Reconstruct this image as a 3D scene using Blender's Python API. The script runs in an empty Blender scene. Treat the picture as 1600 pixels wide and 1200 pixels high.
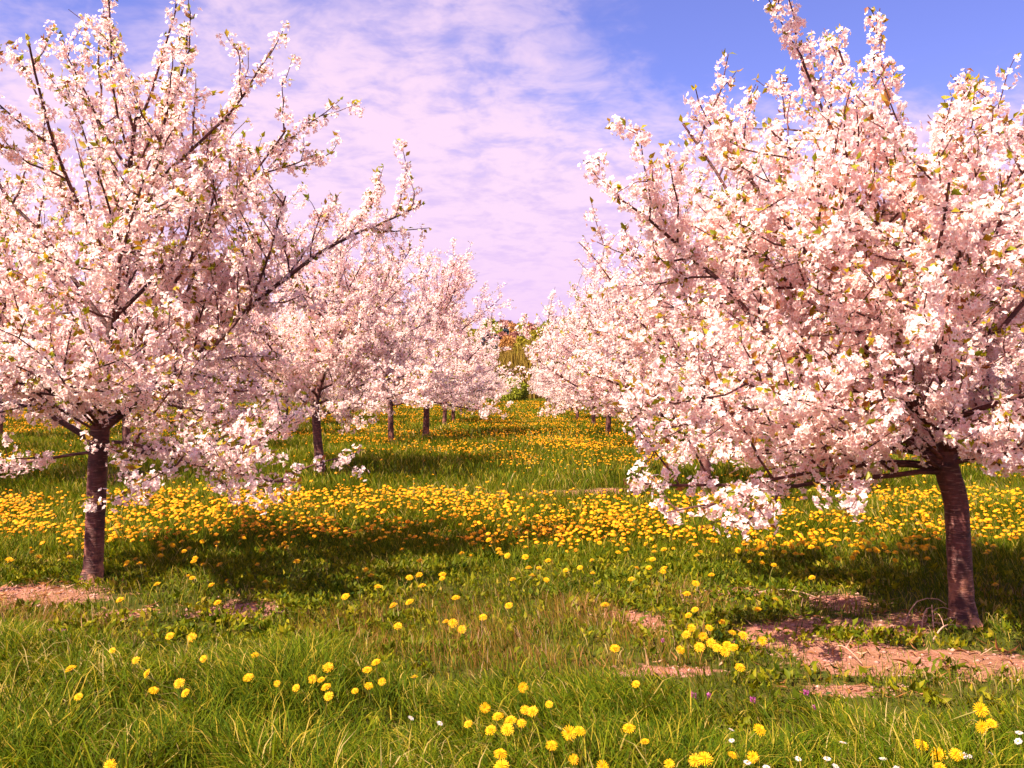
import bpy, math
import numpy as np
from mathutils import Vector

R = math.radians
scene = bpy.context.scene
COL = scene.collection

# ------------------------------------------------------------------ camera
F_PX, HOR, VPX, CAM_H = 1385.0, 608.0, 808.0, 1.5      # photograph is 1600 x 1200
cam_d = bpy.data.cameras.new('camera')
cam = bpy.data.objects.new('camera', cam_d)
COL.objects.link(cam)
cam_d.sensor_width = 36.0
cam_d.lens = 36.0 * F_PX / 1600.0
cam_d.clip_end = 3000
cam.location = (0, 0, CAM_H)
cam.rotation_euler = (R(90) + math.atan(8 / F_PX), 0, math.atan(8 / F_PX))
scene.camera = cam

# ------------------------------------------------------------------ light
SUN_AZ = (-0.75, -0.66)          # towards the sun, seen from above (+y runs down the lane)
SUN_EL = 52.0
sv = Vector((SUN_AZ[0], SUN_AZ[1], 0)).normalized() * math.cos(R(SUN_EL)) + Vector((0, 0, math.sin(R(SUN_EL))))
sun_d = bpy.data.lights.new('sun', 'SUN')
sun_d.energy = 5.0
sun_d.angle = R(0.53)
sun_d.color = (1.0, 0.87, 0.70)
sun = bpy.data.objects.new('sun', sun_d)
sun.rotation_euler = sv.to_track_quat('Z', 'Y').to_euler()
COL.objects.link(sun)

world = bpy.data.worlds.new('World')
scene.world = world
world.use_nodes = True


class Nodes:
    def __init__(self, tree):
        self.t = tree
        tree.nodes.clear()

    def n(self, kind, **kw):
        nd = self.t.nodes.new('ShaderNode' + kind)
        for k, v in kw.items():
            if k.startswith('i_'):
                key = k[2:]
                key = int(key) if key.isdigit() else key.replace('_', ' ')
                nd.inputs[key].default_value = v
            else:
                setattr(nd, k, v)
        return nd

    def l(self, a, b):
        self.t.links.new(a, b)

    def _sock(self, v, inp):
        if isinstance(v, (int, float, tuple, list)):
            inp.default_value = v
        else:
            self.l(v, inp)

    def math(self, op, a, b=0.0, clamp=False):
        nd = self.n('Math', operation=op, use_clamp=clamp)
        self._sock(a, nd.inputs[0])
        self._sock(b, nd.inputs[1])
        return nd.outputs[0]

    def mix(self, fac, a, b, blend='MIX'):
        nd = self.n('Mix', data_type='RGBA', blend_type=blend)
        self._sock(fac, nd.inputs[0])
        self._sock(a, nd.inputs[6])
        self._sock(b, nd.inputs[7])
        return nd.outputs[2]

    def smooth(self, v, lo, hi, a=0.0, b=1.0):
        nd = self.n('MapRange', interpolation_type='SMOOTHSTEP')
        self._sock(v, nd.inputs[0])
        nd.inputs[1].default_value, nd.inputs[2].default_value = lo, hi
        nd.inputs[3].default_value, nd.inputs[4].default_value = a, b
        return nd.outputs[0]

    def noise(self, vec, scale, detail=4.0, rough=0.55, dist=0.0):
        nd = self.n('TexNoise')
        if vec is not None:
            self.l(vec, nd.inputs['Vector'])
        nd.inputs['Scale'].default_value = scale
        nd.inputs['Detail'].default_value = detail
        nd.inputs['Roughness'].default_value = rough
        nd.inputs['Distortion'].default_value = dist
        return nd.outputs[0]

    def attr(self, name):
        return self.n('Attribute', attribute_name=name).outputs['Fac']

    def ramp(self, v, stops):
        nd = self.n('ValToRGB')
        e = nd.color_ramp.elements
        while len(e) < len(stops):
            e.new(0.5)
        for el, (p, c) in zip(e, stops):
            el.position = p
            el.color = (*c, 1)
        self.l(v, nd.inputs[0])
        return nd.outputs[0]


def c4(c):
    return (*c, 1.0)


def build_sky():
    k = Nodes(world.node_tree)
    sky = k.n('TexSky', sky_type='NISHITA', sun_disc=False)
    sky.sun_elevation = R(SUN_EL)
    sky.sun_rotation = math.atan2(sv.x, sv.y)
    sky.air_density, sky.dust_density, sky.ozone_density = 1.0, 0.3, 3.0
    blue = k.mix(1.0, sky.outputs[0], c4((0.565, 0.435, 0.72)), 'MULTIPLY')
    geo = k.n('TexCoord')
    sep = k.n('SeparateXYZ')
    k.l(geo.outputs['Generated'], sep.inputs[0])
    x, y, z = sep.outputs
    zc = k.math('MAXIMUM', z, 0.0)
    den = k.math('ADD', zc, 0.14)
    comb = k.n('CombineXYZ')
    k.l(k.math('DIVIDE', x, den), comb.inputs[0])
    k.l(k.math('DIVIDE', y, den), comb.inputs[1])
    uv = comb.outputs[0]
    big = k.noise(uv, 0.9, 3.0, 0.5, 0.3)
    mid = k.noise(uv, 4.2, 5.0, 0.62, 0.6)
    fine = k.noise(uv, 13.0, 3.0, 0.6, 0.4)
    v = k.math('ADD', k.math('MULTIPLY', big, 0.34), k.math('ADD', k.math('MULTIPLY', mid, 0.44), k.math('MULTIPLY', fine, 0.22)))
    # thicker veil towards the horizon, clear upper right
    veil = k.smooth(zc, 0.03, 0.46, 0.50, 0.06)
    right = k.math('MULTIPLY', k.smooth(x, -0.12, 0.28), k.smooth(zc, 0.20, 0.36))
    up = k.math('MULTIPLY', k.smooth(x, -0.28, -0.40), k.smooth(zc, 0.25, 0.36))
    m = k.math('ADD', v, veil)
    m = k.math('SUBTRACT', m, k.math('MULTIPLY', right, 0.40))
    m = k.math('SUBTRACT', m, k.math('MULTIPLY', up, 0.14))
    cloud = k.smooth(m, 0.32, 0.76)
    cloud = k.math('MULTIPLY', cloud, 0.94)
    pale = k.mix(k.smooth(zc, 0.02, 0.25), c4((3.05, 2.12, 2.98)), c4((3.35, 2.48, 3.12)))
    col = k.mix(k.smooth(k.math('ADD', k.math('MULTIPLY', mid, 0.6), k.math('MULTIPLY', fine, 0.4)), 0.36, 0.56), k.mix(k.smooth(zc, 0.04, 0.30), c4((2.85, 1.98, 2.98)), c4((2.55, 1.95, 3.0))), pale)
    # bright cloud overhead, out of view, added as fill light for the shade
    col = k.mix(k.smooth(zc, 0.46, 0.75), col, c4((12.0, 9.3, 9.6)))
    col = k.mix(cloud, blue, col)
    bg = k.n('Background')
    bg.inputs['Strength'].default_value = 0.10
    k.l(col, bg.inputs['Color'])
    out = k.n('OutputWorld')
    k.l(bg.outputs[0], out.inputs[0])


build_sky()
vs = scene.view_settings
vs.view_transform = 'Standard'
vs.look = 'None'
vs.exposure = 1.65
vs.gamma = 1.0
vs.use_curve_mapping = False
cy = scene.cycles
cy.max_bounces = 10
cy.diffuse_bounces = 6
cy.transmission_bounces = 8
cy.glossy_bounces = 2
cy.caustics_reflective = False
cy.caustics_refractive = False
cy.sample_clamp_indirect = 6.0


# ------------------------------------------------------------------ helpers
def at(px, py, hz=0.0):
    """ground point (x, y) whose point at height hz is seen at a photograph pixel"""
    d = F_PX * (CAM_H - hz) / (py - HOR)
    return (px - VPX) / F_PX * d, d


def hash2(ix, iy, seed):
    n = (ix.astype(np.int64) * 374761393 + iy.astype(np.int64) * 668265263 + seed * 974634777) & 0xffffffff
    n = ((n ^ (n >> 13)) * 1274126177) & 0xffffffff
    return ((n ^ (n >> 16)) & 0xffff) / 65535.0


def vnoise(x, y, scale, seed=1, octaves=3):
    x = np.asarray(x, float) * scale
    y = np.asarray(y, float) * scale
    out = np.zeros(np.broadcast(x, y).shape)
    amp, tot = 1.0, 0.0
    for o in range(octaves):
        ix, iy = np.floor(x), np.floor(y)
        fx, fy = x - ix, y - iy
        fx = fx * fx * (3 - 2 * fx)
        fy = fy * fy * (3 - 2 * fy)
        a, b = hash2(ix, iy, seed + o), hash2(ix + 1, iy, seed + o)
        c, d = hash2(ix, iy + 1, seed + o), hash2(ix + 1, iy + 1, seed + o)
        out += amp * ((a * (1 - fx) + b * fx) * (1 - fy) + (c * (1 - fx) + d * fx) * fy)
        tot += amp
        amp *= 0.5
        x = x * 2.03 + 7.1
        y = y * 2.03 + 3.7
    return out / tot


def ss(a, b, x):
    t = np.clip((x - a) / (b - a), 0, 1)
    return t * t * (3 - 2 * t)


def gh(x, y):
    x = np.asarray(x, float)
    y = np.asarray(y, float)
    h = (vnoise(x, y, 0.35, 11, 3) - 0.5) * 0.16 + (vnoise(x, y, 2.2, 15, 2) - 0.5) * 0.035
    return h * ss(120, 90, y) * 1.0


def mesh_obj(name, verts, faces, mat, parent=None, attrs=None, smooth=False, mat_idx=None):
    """faces: list of int arrays, each (n, k); one mesh object"""
    me = bpy.data.meshes.new(name)
    verts = np.ascontiguousarray(verts, dtype=np.float32)
    me.vertices.add(len(verts))
    me.vertices.foreach_set('co', verts.ravel())
    faces = [np.asarray(f, dtype=np.int32) for f in faces if len(f)]
    nl = sum(f.size for f in faces)
    nf = sum(len(f) for f in faces)
    me.loops.add(nl)
    me.loops.foreach_set('vertex_index', np.concatenate([f.ravel() for f in faces]))
    me.polygons.add(nf)
    tot = np.concatenate([np.full(len(f), f.shape[1], dtype=np.int32) for f in faces])
    start = np.concatenate([[0], np.cumsum(tot)[:-1]]).astype(np.int32)
    me.polygons.foreach_set('loop_start', start)
    me.polygons.foreach_set('loop_total', tot)
    if smooth:
        me.polygons.foreach_set('use_smooth', np.ones(nf, dtype=bool))
    for an, av in (attrs or {}).items():
        a = me.attributes.new(an, 'FLOAT', 'POINT')
        a.data.foreach_set('value', np.ascontiguousarray(av, dtype=np.float32))
    for m in (mat if isinstance(mat, (list, tuple)) else [mat]):
        me.materials.append(m)
    if mat_idx is not None:
        me.polygons.foreach_set('material_index', np.ascontiguousarray(mat_idx, dtype=np.int32))
    me.update(calc_edges=True)
    o = bpy.data.objects.new(name, me)
    COL.objects.link(o)
    o.parent = parent
    return o


def tag(o, label=None, cat=None, group=None, kind=None):
    for key, v in (('label', label), ('category', cat), ('group', group), ('kind', kind)):
        if v:
            o[key] = v
    return o


def thing(name, label, cat, loc, rotz=0.0, group=None):
    o = bpy.data.objects.new(name, None)
    o.empty_display_size = 0.1
    o.rotation_mode = 'ZXY'
    COL.objects.link(o)
    o.location = loc
    o.rotation_euler = (0, 0, rotz)
    return tag(o, label, cat, group)


def dup(root, loc, rotz, scale=1.0, label=None, group=None, tilt=(0, 0)):
    r = root.copy()
    COL.objects.link(r)
    r.location = loc
    r.rotation_euler = (tilt[0], tilt[1], rotz)
    r.scale = (scale,) * 3 if not isinstance(scale, tuple) else scale
    if label:
        r['label'] = label
    if group:
        r['group'] = group
    for ch in root.children:
        c = ch.copy()
        COL.objects.link(c)
        c.parent = r
        for g in ch.children:
            d = g.copy()
            COL.objects.link(d)
            d.parent = c
    return r


# ------------------------------------------------------------------ materials
def new_mat(name):
    m = bpy.data.materials.new(name)
    m.use_nodes = True
    return m, Nodes(m.node_tree)


def leafy(name, color_fn, trans=0.35, rough=0.55, spec=0.25, warm=(1.0, 1.0, 1.0)):
    """diffuse + light passing through thin petals, blades and leaves"""
    m, k = new_mat(name)
    col = color_fn(k)
    p = k.n('BsdfPrincipled')
    k.l(col, p.inputs['Base Color'])
    p.inputs['Roughness'].default_value = rough
    p.inputs['Specular IOR Level'].default_value = spec
    t = k.n('BsdfTranslucent')
    k.l(k.mix(1.0, col, c4(warm), 'MULTIPLY'), t.inputs['Color'])
    ms = k.n('MixShader')
    ms.inputs[0].default_value = trans
    k.l(p.outputs[0], ms.inputs[1])
    k.l(t.outputs[0], ms.inputs[2])
    o = k.n('OutputMaterial')
    k.l(ms.outputs[0], o.inputs[0])
    return m


def petal_col(k):
    base = k.mix(k.attr('rnd'), c4((0.965, 0.735, 0.70)), c4((0.99, 0.87, 0.825)))
    return k.mix(k.smooth(k.attr('tip'), 0.0, 0.75), c4((0.84, 0.44, 0.40)), base)


def leaf_col(k):
    return k.ramp(k.attr('rnd'), [(0.0, (0.17, 0.20, 0.01)), (0.45, (0.36, 0.31, 0.012)),
                                  (0.75, (0.40, 0.25, 0.02)), (1.0, (0.26, 0.07, 0.035))])


def grass_col(k):
    pos = k.n('NewGeometry').outputs['Position']
    nz = k.noise(pos, 0.55, 3.0, 0.6)
    v = k.math('ADD', k.attr('rnd'), k.math('MULTIPLY', k.math('SUBTRACT', nz, 0.5), 0.7))
    col = k.ramp(v, [(0.0, (0.028, 0.058, 0.001)), (0.35, (0.070, 0.112, 0.0015)), (0.72, (0.150, 0.168, 0.002)),
                     (0.90, (0.42, 0.29, 0.03)), (1.0, (0.46, 0.33, 0.13))])
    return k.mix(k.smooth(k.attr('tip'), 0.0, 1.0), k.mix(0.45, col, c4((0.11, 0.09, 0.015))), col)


def dry_col(k):
    return k.ramp(k.attr('rnd'), [(0.0, (0.14, 0.11, 0.006)), (0.45, (0.26, 0.135, 0.014)), (0.85, (0.40, 0.16, 0.055)), (1.0, (0.60, 0.38, 0.24))])


def herb_col(k):
    pos = k.n('NewGeometry').outputs['Position']
    v = k.math('ADD', k.attr('rnd'), k.math('MULTIPLY', k.math('SUBTRACT', k.noise(pos, 1.1), 0.5), 0.8))
    return k.ramp(v, [(0.0, (0.028, 0.056, 0.003)), (0.5, (0.115, 0.130, 0.003)), (0.85, (0.28, 0.23, 0.006)), (1.0, (0.32, 0.21, 0.04))])


def dand_col(k):
    col = k.mix(k.attr('rnd'), c4((0.74, 0.22, 0.003)), c4((0.90, 0.47, 0.005)))
    return k.mix(k.smooth(k.attr('tip'), 0.0, 0.45), c4((0.78, 0.33, 0.004)), col)


M = {}
M['petal'] = leafy('cherry_petal', petal_col, 0.50, 0.6, 0.05)
M['leaf'] = leafy('young_leaf', leaf_col, 0.45, 0.45, 0.3, (1.15, 1.1, 0.6))
M['grass'] = leafy('grass_blade', grass_col, 0.38, 0.65, 0.06, (1.1, 1.1, 0.3))
M['dry'] = leafy('dry_grass', dry_col, 0.35, 0.6, 0.2)
M['herb'] = leafy('herb_leaf', herb_col, 0.35, 0.55, 0.1, (1.05, 1.1, 0.5))
M['dandelion'] = leafy('dandelion_petal', dand_col, 0.30, 0.6, 0.15)
M['stem'] = leafy('flower_stem', lambda k: k.mix(0.3, c4((0.20, 0.22, 0.04)), c4((0.28, 0.12, 0.05))), 0.1)
M['white'] = leafy('daisy_petal', lambda k: k.mix(k.attr('rnd'), c4((0.85, 0.72, 0.72)), c4((0.9, 0.82, 0.8))), 0.3)
M['purple'] = leafy('purple_petal', lambda k: k.mix(k.attr('rnd'), c4((0.36, 0.05, 0.22)), c4((0.55, 0.12, 0.36))), 0.3)


def bark_mat():
    m, k = new_mat('cherry_bark')
    tc = k.n('TexCoord').outputs['Object']
    mp = k.n('Mapping')
    mp.inputs['Scale'].default_value = (4.0, 4.0, 18.0)
    k.l(tc, mp.inputs[0])
    lent = k.noise(mp.outputs[0], 1.6, 5.0, 0.65, 0.5)
    blot = k.noise(tc, 7.0, 4.0, 0.6)
    speck = k.noise(tc, 60.0, 3.0, 0.7)
    col = k.ramp(k.math('ADD', k.math('MULTIPLY', lent, 0.40), k.math('MULTIPLY', blot, 0.60)),
                 [(0.30, (0.018, 0.005, 0.005)), (0.47, (0.058, 0.015, 0.013)), (0.60, (0.13, 0.036, 0.030)), (0.74, (0.25, 0.10, 0.075))])
    col = k.mix(k.smooth(speck, 0.60, 0.72, 0.0, 0.6), col, c4((0.24, 0.13, 0.11)))
    mp2 = k.n('Mapping')
    mp2.inputs['Scale'].default_value = (9.0, 9.0, 110.0)
    k.l(tc, mp2.inputs[0])
    dash = k.noise(mp2.outputs[0], 1.3, 2.0, 0.5)
    col = k.mix(k.smooth(dash, 0.60, 0.68, 0.0, 0.5), col, c4((0.36, 0.19, 0.15)))
    col = k.mix(k.smooth(dash, 0.40, 0.33, 0.0, 0.45), col, c4((0.018, 0.006, 0.008)))
    # orange lichen and pale litter crust near the foot
    sep = k.n('SeparateXYZ')
    k.l(tc, sep.inputs[0])
    low = k.smooth(sep.outputs[2], 0.42, 0.02)
    li = k.math('MULTIPLY', low, k.smooth(blot, 0.42, 0.60))
    col = k.mix(li, col, k.mix(speck, c4((0.50, 0.16, 0.03)), c4((0.42, 0.22, 0.18))))
    p = k.n('BsdfPrincipled')
    k.l(col, p.inputs['Base Color'])
    p.inputs['Roughness'].default_value = 0.62
    p.inputs['Specular IOR Level'].default_value = 0.35
    b = k.n('Bump')
    b.inputs['Strength'].default_value = 0.7
    b.inputs['Distance'].default_value = 0.012
    k.l(k.math('ADD', k.math('ADD', lent, k.math('MULTIPLY', dash, 0.8)), k.math('MULTIPLY', speck, 0.4)), b.inputs['Height'])
    k.l(b.outputs[0], p.inputs['Normal'])
    o = k.n('OutputMaterial')
    k.l(p.outputs[0], o.inputs[0])
    return m


M['bark'] = bark_mat()


def ground_mat():
    m, k = new_mat('orchard_ground')
    pos = k.n('NewGeometry').outputs['Position']
    soil = k.attr('soil')
    n1 = k.noise(pos, 1.3, 5.0, 0.6)
    n2 = k.noise(pos, 14.0, 5.0, 0.7)
    n3 = k.noise(pos, 70.0, 3.0, 0.7)
    turf = k.ramp(n2, [(0.3, (0.03, 0.042, 0.005)), (0.5, (0.07, 0.07, 0.008)), (0.7, (0.13, 0.075, 0.02))])
    earth = k.ramp(k.math('ADD', k.math('MULTIPLY', n2, 0.6), k.math('MULTIPLY', n3, 0.4)),
                   [(0.30, (0.16, 0.05, 0.03)), (0.44, (0.34, 0.125, 0.085)), (0.58, (0.47, 0.20, 0.15)), (0.74, (0.58, 0.33, 0.28))])
    s = k.math('ADD', soil, k.math('MULTIPLY', k.math('SUBTRACT', n2, 0.5), 0.9))
    col = k.mix(k.smooth(s, 0.36, 0.62), turf, earth)
    far = k.math('MULTIPLY', k.smooth(n1, 0.4, 0.6), 0.3)
    col = k.mix(far, col, c4((0.06, 0.085, 0.006)), 'MIX')
    p = k.n('BsdfPrincipled')
    k.l(col, p.inputs['Base Color'])
    p.inputs['Roughness'].default_value = 0.9
    p.inputs['Specular IOR Level'].default_value = 0.1
    b = k.n('Bump')
    b.inputs['Strength'].default_value = 1.0
    b.inputs['Distance'].default_value = 0.045
    k.l(k.math('ADD', n2, k.math('MULTIPLY', n3, 0.5)), b.inputs['Height'])
    k.l(b.outputs[0], p.inputs['Normal'])
    o = k.n('OutputMaterial')
    k.l(p.outputs[0], o.inputs[0])
    return m


M['ground'] = ground_mat()


def plain(name, fn, rough=0.8, spec=0.2):
    m, k = new_mat(name)
    p = k.n('BsdfPrincipled')
    k.l(fn(k), p.inputs['Base Color'])
    p.inputs['Roughness'].default_value = rough
    p.inputs['Specular IOR Level'].default_value = spec
    o = k.n('OutputMaterial')
    k.l(p.outputs[0], o.inputs[0])
    return m


M['hill'] = plain('hill_meadow', lambda k: k.mix(k.noise(k.n('NewGeometry').outputs['Position'], 0.08), c4((0.06, 0.09, 0.02)), c4((0.14, 0.13, 0.03))))
M['pebble'] = plain('soil_clod', lambda k: k.mix(k.attr('rnd'), c4((0.24, 0.10, 0.07)), c4((0.46, 0.25, 0.20))))
M['twig'] = plain('dead_twig', lambda k: k.mix(k.noise(k.n('TexCoord').outputs['Object'], 9.0), c4((0.30, 0.14, 0.09)), c4((0.55, 0.34, 0.24))))

# ------------------------------------------------------------------ ground
SOIL = []                                   # (x, y, rx, ry, strength)
for (px, py, rx, ry, st) in [
        (1290, 985, .52, .20, 1.1), (1400, 1035, .52, .17, 1.15), (1300, 1020, .40, .12, .9), (1230, 1000, .26, .22, 1.0), (1510, 1040, .55, .16, .9),
        (1590, 1065, .30, .12, .9), (1300, 945, .30, .30, .85), (1140, 935, .32, .28, .75), (1440, 975, .35, .2, .8),
        (25, 936, .45, .32, 1.2), (205, 960, .2, .2, 1.0), (385, 948, .36, .26, 1.0), (490, 1035, .30, .10, .6), (100, 925, .3, .2, .7),
        (990, 965, .26, .34, .8), (1015, 1040, .30, .12, .7), (1340, 1075, .45, .12, .7), (690, 1165, .22, .08, .8), (560, 1042, .4, .1, .6),
        (850, 772, 1.0, .42, 1.0), (960, 770, .9, .35, .9), (200, 746, 1.0, .5, 1.0), (1540, 760, 1.0, .6, .9)]:
    x, y = at(px, py)
    SOIL.append((x, y, rx, ry, st))


def soil(x, y):
    s = np.zeros(np.broadcast(x, y).shape)
    wx = (vnoise(x, y, 2.1, 31, 3) - 0.5) * 0.6
    wy = (vnoise(x, y, 2.1, 37, 3) - 0.5) * 0.35
    for (cx, cyy, rx, ry, st) in SOIL:
        q = ((x + wx - cx) / rx) ** 2 + ((y + wy - cyy) / ry) ** 2
        s = np.maximum(s, st * np.exp(-q * 0.8))
    return s


def axis(fine, step, far, ratio):
    a = [0.0]
    s = step
    while a[-1] < far:
        if a[-1] > fine:
            s *= ratio
        a.append(a[-1] + s)
    return np.array(a)


def build_ground():
    xs = axis(5.0, 0.055, 900, 1.09)
    xs = np.concatenate([-xs[:0:-1], xs])
    ys = axis(10.0, 0.055, 900, 1.05)
    yb = axis(0.0, 0.3, 300, 1.3)
    ys = np.concatenate([-yb[:0:-1], ys])
    X, Y = np.meshgrid(xs, ys)
    Z = gh(X, Y)
    v = np.stack([X, Y, Z], -1).reshape(-1, 3)
    nx, ny = len(xs), len(ys)
    i = np.arange(ny - 1)[:, None] * nx + np.arange(nx - 1)[None, :]
    f = np.stack([i, i + 1, i + nx + 1, i + nx], -1).reshape(-1, 4)
    o = mesh_obj('ground', v, [f], M['ground'], attrs={'soil': soil(X, Y).ravel()}, smooth=True)
    tag(o, kind='structure')


build_ground()


# ------------------------------------------------------------------ trees
def norm(v):
    return v / max(1e-9, np.linalg.norm(v, axis=-1, keepdims=True).max()) if v.ndim == 1 else v / np.maximum(1e-9, np.linalg.norm(v, axis=-1, keepdims=True))


class Bark:
    """collects tapered tubes; one mesh"""
    def __init__(self):
        self.v, self.f, self.n = [], [], 0

    def tube(self, pts, rad, sides, flare=None):
        pts = np.asarray(pts, float)
        n = len(pts)
        tan = np.gradient(pts, axis=0)
        tan = tan / np.maximum(1e-9, np.linalg.norm(tan, axis=1, keepdims=True))
        ref = np.array([0.0, 0.0, 1.0]) if abs(tan[0, 2]) < 0.8 else np.array([1.0, 0.0, 0.0])
        u = ref - tan * (tan @ ref)[:, None]
        u = u / np.maximum(1e-9, np.linalg.norm(u, axis=1, keepdims=True))
        w = np.cross(tan, u)
        a = np.arange(sides) / sides * 2 * math.pi
        r = np.asarray(rad, float)[:, None] * np.ones((n, sides))
        if flare is not None:
            r = r * flare(np.linspace(0, 1, n)[:, None], a[None, :])
        ring = pts[:, None, :] + r[..., None] * (np.cos(a)[None, :, None] * u[:, None, :] + np.sin(a)[None, :, None] * w[:, None, :])
        self.v.append(ring.reshape(-1, 3))
        i = (np.arange(n - 1)[:, None] * sides + np.arange(sides)[None, :])
        j = (np.arange(n - 1)[:, None] * sides + (np.arange(sides)[None, :] + 1) % sides)
        self.f.append(np.stack([i, j, j + sides, i + sides], -1).reshape(-1, 4) + self.n)
        self.n += n * sides

    def build(self, name, parent, mat=None):
        return mesh_obj(name, np.concatenate(self.v), [np.concatenate(self.f)], mat or M['bark'], parent, smooth=True)


def grow(p, d, L, n, up, wob, rng, low=None):
    pts = [np.array(p, float)]
    d = np.array(d, float)
    d /= np.linalg.norm(d)
    st = L / n
    for _ in range(n):
        d = d + np.array([0, 0, up / n]) + rng.normal(size=3) * wob / math.sqrt(n)
        d /= np.linalg.norm(d)
        if low is not None and d[2] < low:          # young wood arches out rather than hanging straight down
            d[2] = low
            d /= np.linalg.norm(d)
        pts.append(pts[-1] + d * st)
    return np.array(pts)


def sample(pts, t):
    f = t * (len(pts) - 1)
    i = min(int(f), len(pts) - 2)
    a = f - i
    tan = pts[i + 1] - pts[i]
    return pts[i] * (1 - a) + pts[i + 1] * a, tan / max(1e-9, np.linalg.norm(tan))


def direction(az, el):
    return np.array([math.cos(R(az)) * math.cos(R(el)), math.sin(R(az)) * math.cos(R(el)), math.sin(R(el))])


def side_dir(tan, ang, rng, bias_up):
    r = rng.normal(size=3) + np.array([0, 0, bias_up])
    r = r - tan * (r @ tan)
    r /= max(1e-9, np.linalg.norm(r))
    return tan * math.cos(ang) + r * math.sin(ang)


def flowers(name, P, N, S, rng, petals, parent):
    """five-petalled blossoms: kite-shaped petals round a darker eye"""
    n = len(P)
    N = N / np.maximum(1e-9, np.linalg.norm(N, axis=1, keepdims=True))
    ref = np.where(np.abs(N[:, 2:3]) < 0.8, np.array([[0, 0, 1.0]]), np.array([[1.0, 0, 0]]))
    U = np.cross(N, ref)
    U /= np.maximum(1e-9, np.linalg.norm(U, axis=1, keepdims=True))
    W = np.cross(N, U)
    ph = rng.random(n) * 6.28
    V = np.zeros((n, 1 + 3 * petals, 3))
    V[:, 0] = P - N * (S * 0.12)[:, None]
    cup = 0.10 + rng.random(n) * 0.38
    half = math.pi / petals * 0.93
    for k_ in range(petals):
        a = ph + k_ * 2 * math.pi / petals
        sc = S * (0.88 + 0.24 * rng.random(n))
        tw = (rng.random(n) - 0.5) * 0.22
        for q, (da, rr, zz) in enumerate(((-half, 0.66, 0.75), (0.0, 1.0, 1.0), (half, 0.66, 0.75))):
            aa = a + da
            r_ = sc * rr
            hz = sc * (cup * zz + tw * (q - 1))
            V[:, 1 + 3 * k_ + q] = P + U * (np.cos(aa) * r_)[:, None] + W * (np.sin(aa) * r_)[:, None] + N * hz[:, None]
    m = 1 + 3 * petals
    base = np.arange(n)[:, None] * m
    F = np.concatenate([np.concatenate([base, base + 1 + 3 * k_, base + 2 + 3 * k_, base + 3 + 3 * k_], 1) for k_ in range(petals)])
    tip = np.ones((n, m))
    tip[:, 0] = 0
    rnd = np.repeat(rng.random(n)[:, None], m, 1)
    return mesh_obj(name, V.reshape(-1, 3), [F], M['petal'], parent, attrs={'tip': tip.ravel(), 'rnd': rnd.ravel()})


def leaves(name, P, D, S, rng, mat, parent=None, width=0.32, rnd=None, fold=0.25, tag_kind=None):
    """pointed leaves: two folded halves each"""
    n = len(P)
    D = D / np.maximum(1e-9, np.linalg.norm(D, axis=1, keepdims=True))
    r = rng.normal(size=(n, 3))
    side = np.cross(D, r)
    side /= np.maximum(1e-9, np.linalg.norm(side, axis=1, keepdims=True))
    up = np.cross(side, D)
    s = S[:, None]
    V = np.zeros((n, 6, 3))
    V[:, 0] = P
    V[:, 1] = P + D * s * 0.45 + side * s * width + up * s * fold * 0.5
    V[:, 2] = P + D * s * 0.5
    V[:, 3] = P + D * s * 0.45 - side * s * width + up * s * fold * 0.5
    V[:, 4] = P + D * s * 1.0 - up * s * 0.12
    V[:, 5] = V[:, 4]
    V = V[:, :5]
    b = np.arange(n)[:, None] * 5
    F = np.concatenate([np.concatenate([b, b + 1, b + 4, b + 2], 1), np.concatenate([b, b + 2, b + 4, b + 3], 1)])
    rr = rng.random(n) if rnd is None else rnd
    return mesh_obj(name, V.reshape(-1, 3), [F], mat, parent, attrs={'rnd': np.repeat(rr, 5)})


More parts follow.
